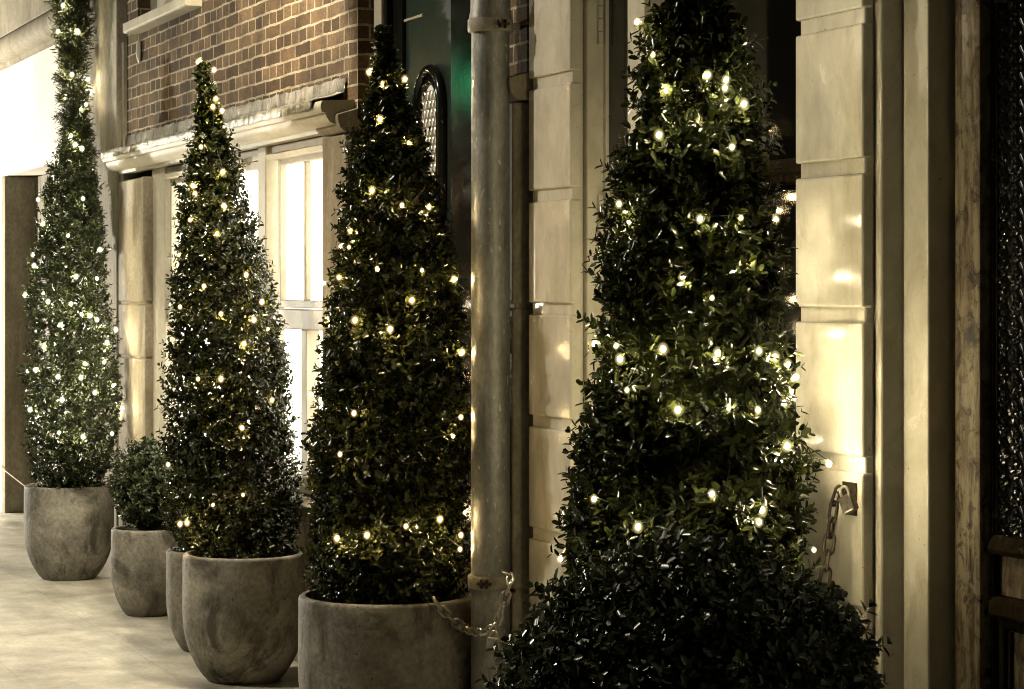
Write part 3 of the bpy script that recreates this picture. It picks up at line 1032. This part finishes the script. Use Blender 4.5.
# chain at the drainpipe
dcf = dpipe + rp + 0.015
rim = Tree([(0.0, 0.312, pE.x, pE.y), (1.0, 0.312, pE.x, pE.y)])
cp = [hit(rim, 434, 599), hit(rim, 443, 611), hit(rim, 452, 620), hit(rim, 462, 627), pt(473, 632, dcf), pt(482, 633, dcf + 0.01), pt(491, 631, dcf), pt(497, 624, dcf), pt(502, 608, dcf), pt(506, 595, dcf - 0.01),
      pt(511, 583, dcf - 0.02), pt(510, 576, dcf - 0.03), pt(505, 574, dcf - 0.03)]
chain('chain', 'slack steel chain looped round the grey drainpipe beside a concrete pot', cp, 0.050, 0.027, 0.0046, M['steel'])
padlock('small worn padlock hanging on the chain at the drainpipe', pt(494, 631, dcf + 0.022), 0.042, 0.040, 0.018, 0.08, M['lock_grey'], math.radians(40))

def ico(name, r, mat, halo):
    """bulb: bright core inside an added shell glowing like a lens halo"""
    bm = bmesh.new()
    bmesh.ops.create_icosphere(bm, subdivisions=1, radius=r)
    nf = len(bm.faces)
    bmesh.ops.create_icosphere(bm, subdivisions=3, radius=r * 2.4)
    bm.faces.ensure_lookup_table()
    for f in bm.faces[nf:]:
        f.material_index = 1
    me = bpy.data.meshes.new(name)
    bm.to_mesh(me); bm.free()
    me.shade_smooth()
    me.materials.append(mat)
    me.materials.append(halo)
    return me


def halo_mat(name, color):  # added shell that paints a glow halo round each bulb core
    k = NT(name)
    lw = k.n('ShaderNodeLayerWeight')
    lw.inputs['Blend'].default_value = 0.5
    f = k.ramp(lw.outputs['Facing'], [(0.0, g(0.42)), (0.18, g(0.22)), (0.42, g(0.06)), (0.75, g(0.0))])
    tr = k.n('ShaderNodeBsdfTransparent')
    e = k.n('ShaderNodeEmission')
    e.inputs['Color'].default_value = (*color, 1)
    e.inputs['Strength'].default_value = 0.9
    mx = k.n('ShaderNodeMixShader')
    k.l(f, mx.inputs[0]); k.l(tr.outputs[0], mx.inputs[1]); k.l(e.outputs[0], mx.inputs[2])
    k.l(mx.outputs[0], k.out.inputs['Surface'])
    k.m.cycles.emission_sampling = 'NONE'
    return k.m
M['halo_amber'] = halo_mat('amber_halo', (1.0, 0.62, 0.20))
M['halo_yellow'] = halo_mat('yellow_halo', (1.0, 0.80, 0.32))
M['halo_pale'] = halo_mat('pale_halo', (1.0, 0.92, 0.60))


def light_string(label, tree, bulbs, rad, mat, back=10, extra=0.012, seed=1, free=(), halo='halo_amber'):
    rng = random.Random(seed)
    z0, z1 = tree.z[0], tree.z[-1]
    ptsl = [hit(tree, a, b, extra + rng.uniform(-0.035, 0.012)) for a, b in bulbs]
    xm, ym = float(tree.X(1.2)), float(tree.Y(1.2))
    cam_a = math.atan2(-P - ym, 0 - xm)
    for i in range(back):
        z = z0 + (z1 - z0) * (0.08 + 0.8 * (i + 0.5) / back)
        a = cam_a + math.pi + rng.uniform(-1.3, 1.3)
        r = float(tree.R(z)) + extra
        ptsl.append(Vector((float(tree.X(z)) + r * math.cos(a), float(tree.Y(z)) + r * math.sin(a), z)))
    nb_ = len(ptsl)
    ptsl += [Vector(p) for p in free]
    root = thing('fairy_light_string', label, 'fairy lights', (xm, ym, float(z0)), 'strings of fairy lights in the greenery')
    me = ico('bulb', rad, mat, M[halo])
    for p in ptsl:
        o = bpy.data.objects.new('bulb', me)
        col.objects.link(o)
        o.parent = root
        o.location = p - root.location + Vector((0, 0, -rad * 1.2))
        sc_ = rng.choice((0.6, 0.75, 0.85, 1.0, 1.05)) if not any(p is f for f in ptsl[nb_:]) else 1.0
        o.scale = (sc_, sc_, sc_ * 1.2)
    # wire winds round the crown from bulb to bulb
    ang = lambda p: math.atan2(p.y - float(tree.Y(p.z)), p.x - float(tree.X(p.z)))
    turns = 7
    def key(p):
        ph = (ang(p) % (2 * math.pi)) / (2 * math.pi)
        lvl = (p.z - z0) / (z1 - z0) * turns
        return round(lvl - ph) + ph
    order = sorted(ptsl, key=key)
    m = MB()
    path = []
    for p, q in zip(order[:-1], order[1:]):
        a0, a1 = ang(p), ang(q)
        while a1 < a0 - 0.3: a1 += 2 * math.pi
        if a1 - a0 > 2 * math.pi: a1 -= 2 * math.pi
        n = max(2, int(abs(a1 - a0) / 0.35))
        for i in range(n):
            t = i / n
            z = p.z + (q.z - p.z) * t
            a = a0 + (a1 - a0) * t
            if i == 0:
                path.append(p)
            else:
                r = max(0.01, float(tree.R(np.clip(z, z0, z1))) - 0.05)
                path.append(Vector((float(tree.X(z)) + r * math.cos(a), float(tree.Y(z)) + r * math.sin(a), z)))
    path.append(order[-1])
    m.tube(path, 0.0016, 4)
    m.build('wire', M['wire'], root)
    return root

TG = 'cone shaped box trees in planters'
# tree A (far left, white lights)
tA = outline([(108, 70, 74), (130, 60, 85), (150, 54, 92), (200, 40, 102), (260, 29, 108), (320, 24, 116), (380, 22, 124), (430, 22, 127), (460, 24, 124), (480, 32, 110), (492, 36, 106), (498, 48, 92)], 2.61)
oA = thing('topiary_tree', 'farthest cone shaped tree with cool white lights below the fir garland', 'tree', pA + Vector((0, 0, 0.46)), TG)
trunk(tA, oA, 0.45, 0.022)
crown(tA, oA, M['leaf_light'], 11, 2700, 0.027, 0.0135, (0.035, 0.075), inset=0.055)
# tree D
tD = outline([(72, 198, 203), (86, 195, 211), (100, 190, 224), (130, 186, 230), (150, 183, 238), (200, 178, 247), (250, 172, 264), (300, 168, 279), (350, 165, 289), (400, 162, 296),
              (450, 162, 300), (500, 165, 302), (530, 172, 302), (548, 180, 300), (560, 190, 297), (570, 205, 282)], 2.60)
oD = thing('topiary_tree', 'slender dark cone shaped tree standing before the bright shop window', 'tree', pD + Vector((0, 0, 0.46)), TG)
trunk(tD, oD, 0.46, 0.024)
crown(tD, oD, M['leaf'], 12, 3800, 0.026, 0.0148, (0.04, 0.08), inset=0.055)
# tree E
tE = outline([(42, 381, 386), (60, 370, 399), (100, 357, 414), (150, 350, 428), (200, 341, 444), (250, 332, 458), (300, 325, 467), (350, 319, 471), (400, 311, 473), (450, 304, 474),
              (500, 303, 474), (550, 304, 473), (580, 306, 470), (598, 308, 467), (608, 311, 465), (618, 330, 446)], 2.60)
oE = thing('topiary_tree', 'cone shaped tree partly behind the drainpipe, before the dark door', 'tree', pE + Vector((0, 0, 0.5)), TG)
trunk(tE, oE, 0.50, 0.026)
crown(tE, oE, M['leaf'], 13, 4900, 0.026, 0.0148, (0.04, 0.08), inset=0.055)
# tree F
tF = outline([(-150, 690, 696), (-80, 668, 715), (0, 649, 737), (50, 640, 747), (100, 632, 758), (150, 621, 769), (200, 610, 778), (250, 600, 786), (300, 594, 790), (350, 588, 794),
              (400, 582, 799), (450, 568, 806), (500, 556, 814), (550, 553, 818), (600, 556, 820), (680, 565, 812), (720, 600, 780)], 2.60)
oF = thing('topiary_tree', 'nearest and largest cone shaped tree, top cut off by the picture', 'tree', pF + Vector((0, 0, 0.5)), TG)
trunk(tF, oF, 0.50, 0.028)
crown(tF, oF, M['leaf'], 14, 5600, 0.031, 0.0148, (0.045, 0.10), inset=0.065)
# bushes
BG = 'low round box bushes in small planters'
def ball(c, r, rz, z0):
    rows = []
    for i in range(17):
        a = -math.pi / 2 + math.pi * i / 16
        z = c.z + rz * math.sin(a)
        if z < z0: continue
        rows.append((z, max(0.01, r * math.cos(a)), c.x, c.y))
    return Tree(rows)
tB = ball(pB + Vector((0, 0, 0.60)), 0.19, 0.215, 0.37)
oB = thing('box_bush', 'small round box bush between the two farthest cone trees', 'bush', pB + Vector((0, 0, 0.38)), BG)
trunk(tB, oB, 0.38, 0.014)
crown(tB, oB, M['leaf_light'], 15, 750, 0.026, 0.012, (0.04, 0.08), inset=0.04)
tC = ball(pC + Vector((0, 0, 0.61)), 0.20, 0.22, 0.39)
oC = thing('box_bush', 'dark round box bush behind the tree at the bright window', 'bush', pC + Vector((0, 0, 0.40)), BG)
trunk(tC, oC, 0.40, 0.014)
crown(tC, oC, M['leaf'], 16, 800, 0.026, 0.012, (0.04, 0.08), inset=0.04)
tG = ball(pG + Vector((0, 0, 0.60)), 0.445, 0.40, 0.40)
oG = thing('box_bush', 'big dark rounded bush in the foreground below the nearest tree', 'bush', pG + Vector((0, 0, 0.38)), BG)
trunk(tG, oG, 0.38, 0.03)
crown(tG, oG, M['leaf_light'], 17, 5000, 0.028, 0.0160, (0.045, 0.10), inset=0.06)
# fir garland hanging before the white wall
gd = 0.17
rows = []
for py, a, b in ((-90, 42, 88), (-40, 41, 92), (0, 43, 96), (20, 46, 98), (45, 52, 99), (65, 53, 93), (90, 49, 96), (110, 52, 97), (135, 54, 96), (150, 57, 99), (190, 66, 103), (230, 70, 104), (255, 76, 102)):
    c = (a + b) / 2
    rows.append((Z(c, py, gd), (b - a) / 2 * CY(c, gd) / F * 1.05, -S(c, gd), -gd))
tH = Tree(rows)
oH = thing('fir_garland', 'thick green fir garland hanging upright above the farthest tree', 'garland', (float(tH.x[0]), -gd, float(tH.z[0])))
m = MB()
m.tube([(float(tH.X(z)), -gd, z) for z in np.linspace(float(tH.z[0]), float(tH.z[-1]), 20)], 0.012, 6)
m.tube([(float(tH.x[-1]), -gd, float(tH.z[-1])), (float(tH.x[-1]), 0, float(tH.z[-1]) + 0.05)], 0.008, 6)
m.build('stem', M['bark'], oH)
crown(tH, oH, M['needle'], 18, 950, 0.042, 0.006, (0.08, 0.15), k=13, inset=0.11, upb=-0.25, inner=0.5, name='sprigs', spread=0.75)

# ------------------------------------------------------------------ fairy lights
bA = [(38, 198), (83, 197), (43, 222), (68, 234), (100, 248), (34, 264), (76, 275), (97, 277), (25, 293), (71, 302), (48, 300), (82, 312), (90, 314), (60, 323), (97, 318),
      (116, 328), (35, 368), (58, 375), (81, 376), (95, 391), (104, 360), (113, 384), (85, 362), (59, 431), (83, 435), (122, 407), (30, 408), (112, 432), (71, 134), (75, 143), (82, 147), (44, 345), (107, 341), (62, 398)]
bD = [(198, 60), (209, 87), (213, 105), (222, 109), (216, 97), (214, 68), (201, 145), (223, 170), (193, 184), (195, 192), (224, 204), (190, 218), (217, 232), (179, 253), (204, 284), (246, 273),
      (180, 305), (221, 312), (254, 318), (262, 300), (244, 342), (268, 327), (198, 377), (221, 377), (272, 398), (242, 426), (213, 503), (243, 493), (187, 521), (180, 522)]
bE = [(380, 117), (383, 82), (405, 77), (369, 70), (409, 141), (402, 203), (429, 205), (350, 228), (349, 245), (377, 266), (422, 268), (454, 277), (339, 275), (355, 318), (390, 327), (412, 298),
      (354, 411), (340, 452), (461, 415), (453, 434), (440, 517), (406, 524), (367, 533), (461, 533), (460, 547), (327, 317), (372, 188), (462, 350), (311, 392), (337, 536)]
bF = [(637, 19), (653, 52), (708, 72), (726, 77), (725, 85), (744, 101), (700, 118), (732, 144), (659, 132), (667, 87), (619, 201), (629, 219), (700, 216), (741, 215), (683, 274), (751, 258), (712, 295),
      (663, 346), (718, 350), (759, 348), (775, 354), (595, 341), (616, 343), (620, 356), (627, 387), (729, 404), (678, 407), (758, 407), (793, 376), (594, 496), (638, 524), (712, 491),
      (762, 507), (759, 519), (787, 443), (583, 586), (785, 585), (814, 547)]
bH = [(63, 4), (58, 30), (72, 73), (65, 97), (81, 108), (55, 66), (88, 78), (86, 103), (78, 30)]
light_string('cool white fairy lights wound through the farthest cone tree', tA, bA, 0.0075, M['bulb_cool'], 8, seed=2, halo='halo_pale')
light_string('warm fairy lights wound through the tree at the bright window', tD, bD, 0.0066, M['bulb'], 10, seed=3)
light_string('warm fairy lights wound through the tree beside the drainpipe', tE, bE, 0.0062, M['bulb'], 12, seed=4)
light_string('bright yellow fairy lights wound through the nearest tree, with bulbs added beside it to light the pilasters', tF, bF, 0.0060, emit('yellow_bulb', (1.0, 0.85, 0.53), 620.0), 12, seed=5, halo='halo_yellow',
             free=[pt(796, 374, 0.17), pt(793, 388, 0.15), pt(788, 362, 0.14), pt(784, 400, 0.15), pt(829, 461, 0.075), pt(640, 120, 0.0), pt(630, 200, 0.0), pt(622, 260, 0.0), pt(614, 330, 0.0), pt(606, 400, 0.0), pt(594, 480, 0.0)])  # loose bulbs, most of them added to light the pilasters and jamb
light_string('small pale lights scattered along the fir garland', tH, bH, 0.0070, M['bulb_cool'], 3, extra=0.0, seed=6, halo='halo_pale')

# ------------------------------------------------------------------ light
w = bpy.data.worlds.new('World')
sc.world = w
w.use_nodes = True
nt = w.node_tree
bg = nt.nodes['Background']
sky = nt.nodes.new('ShaderNodeTexSky')
sky.sky_type = 'NISHITA'
sky.sun_disc = False
sky.sun_elevation = math.radians(-4)
sky.sun_rotation = math.radians(200)
nt.links.new(sky.outputs[0], bg.inputs['Color'])
bg.inputs['Strength'].default_value = 0.006


def lamp(name, kind, loc, target, energy, color, size=0.1, spot=60, blend=0.3):
    l = bpy.data.lights.new(name, kind)
    l.energy = energy
    l.color = color
    if kind == 'SPOT':
        l.spot_size = math.radians(spot)
        l.spot_blend = blend
    l.shadow_soft_size = size
    o = bpy.data.objects.new(name, l)
    o.location = loc
    o.rotation_euler = (Vector(target) - Vector(loc)).to_track_quat('-Z', 'Y').to_euler()
    col.objects.link(o)
    return o

WARM = (1.0, 0.89, 0.71)
# street lantern across the road, wall washer at the white house, wall lamp over the brick front
lamp('street_lamp_light', 'SPOT', (-10.0, -4.6, 5.0), (-8.5, -0.6, 0.8), 680, WARM, 0.06, 120, 0.5)
lamp('wall_washer_light', 'SPOT', (-19.2, -3.0, 1.3), (-15.5, 0, 1.15), 1700, (1.0, 0.92, 0.76), 0.03, 100, 0.40)
lamp('wall_lamp_light', 'SPOT', (-9.75, -0.36, 3.6), (-10.2, 0.0, 2.6), 200, (1.0, 0.86, 0.62), 0.02, 110, 0.25)

lamp('green_glint_light', 'POINT', (-13.4, -2.35, 2.82), (-9, 0, 2), 3.5, (0.10, 1.0, 0.40), 0.10)  # unseen green light, placed so its glint lands beside the door

# ------------------------------------------------------------------ camera and render settings
cd = bpy.data.cameras.new('camera')
cam = bpy.data.objects.new('camera', cd)
cam.location = CAM
cam.rotation_euler = (math.radians(90), 0, math.atan2(CT, ST))
cd.sensor_width = 36.0
cd.lens = F / 1024 * 36
cd.shift_y = -(344.5 - VY) / 1024
cd.clip_start = 0.05
cd.clip_end = 300
col.objects.link(cam)
sc.camera = cam
sc.view_settings.view_transform = 'Standard'
sc.view_settings.look = 'None'
sc.view_settings.exposure = 0.62
sc.view_settings.gamma = 1
sc.view_settings.use_curve_mapping = False
sc.cycles.use_denoising = True
sc.cycles.filter_width = 1.1
sc.cycles.max_bounces = 6
sc.cycles.diffuse_bounces = 3
sc.cycles.glossy_bounces = 3
sc.cycles.transmission_bounces = 2
sc.cycles.transparent_max_bounces = 12
sc.cycles.sample_clamp_indirect = 4
sc.cycles.sample_clamp_direct = 0
sc.cycles.caustics_reflective = False
sc.cycles.caustics_refractive = False
sc.cycles.use_light_tree = True
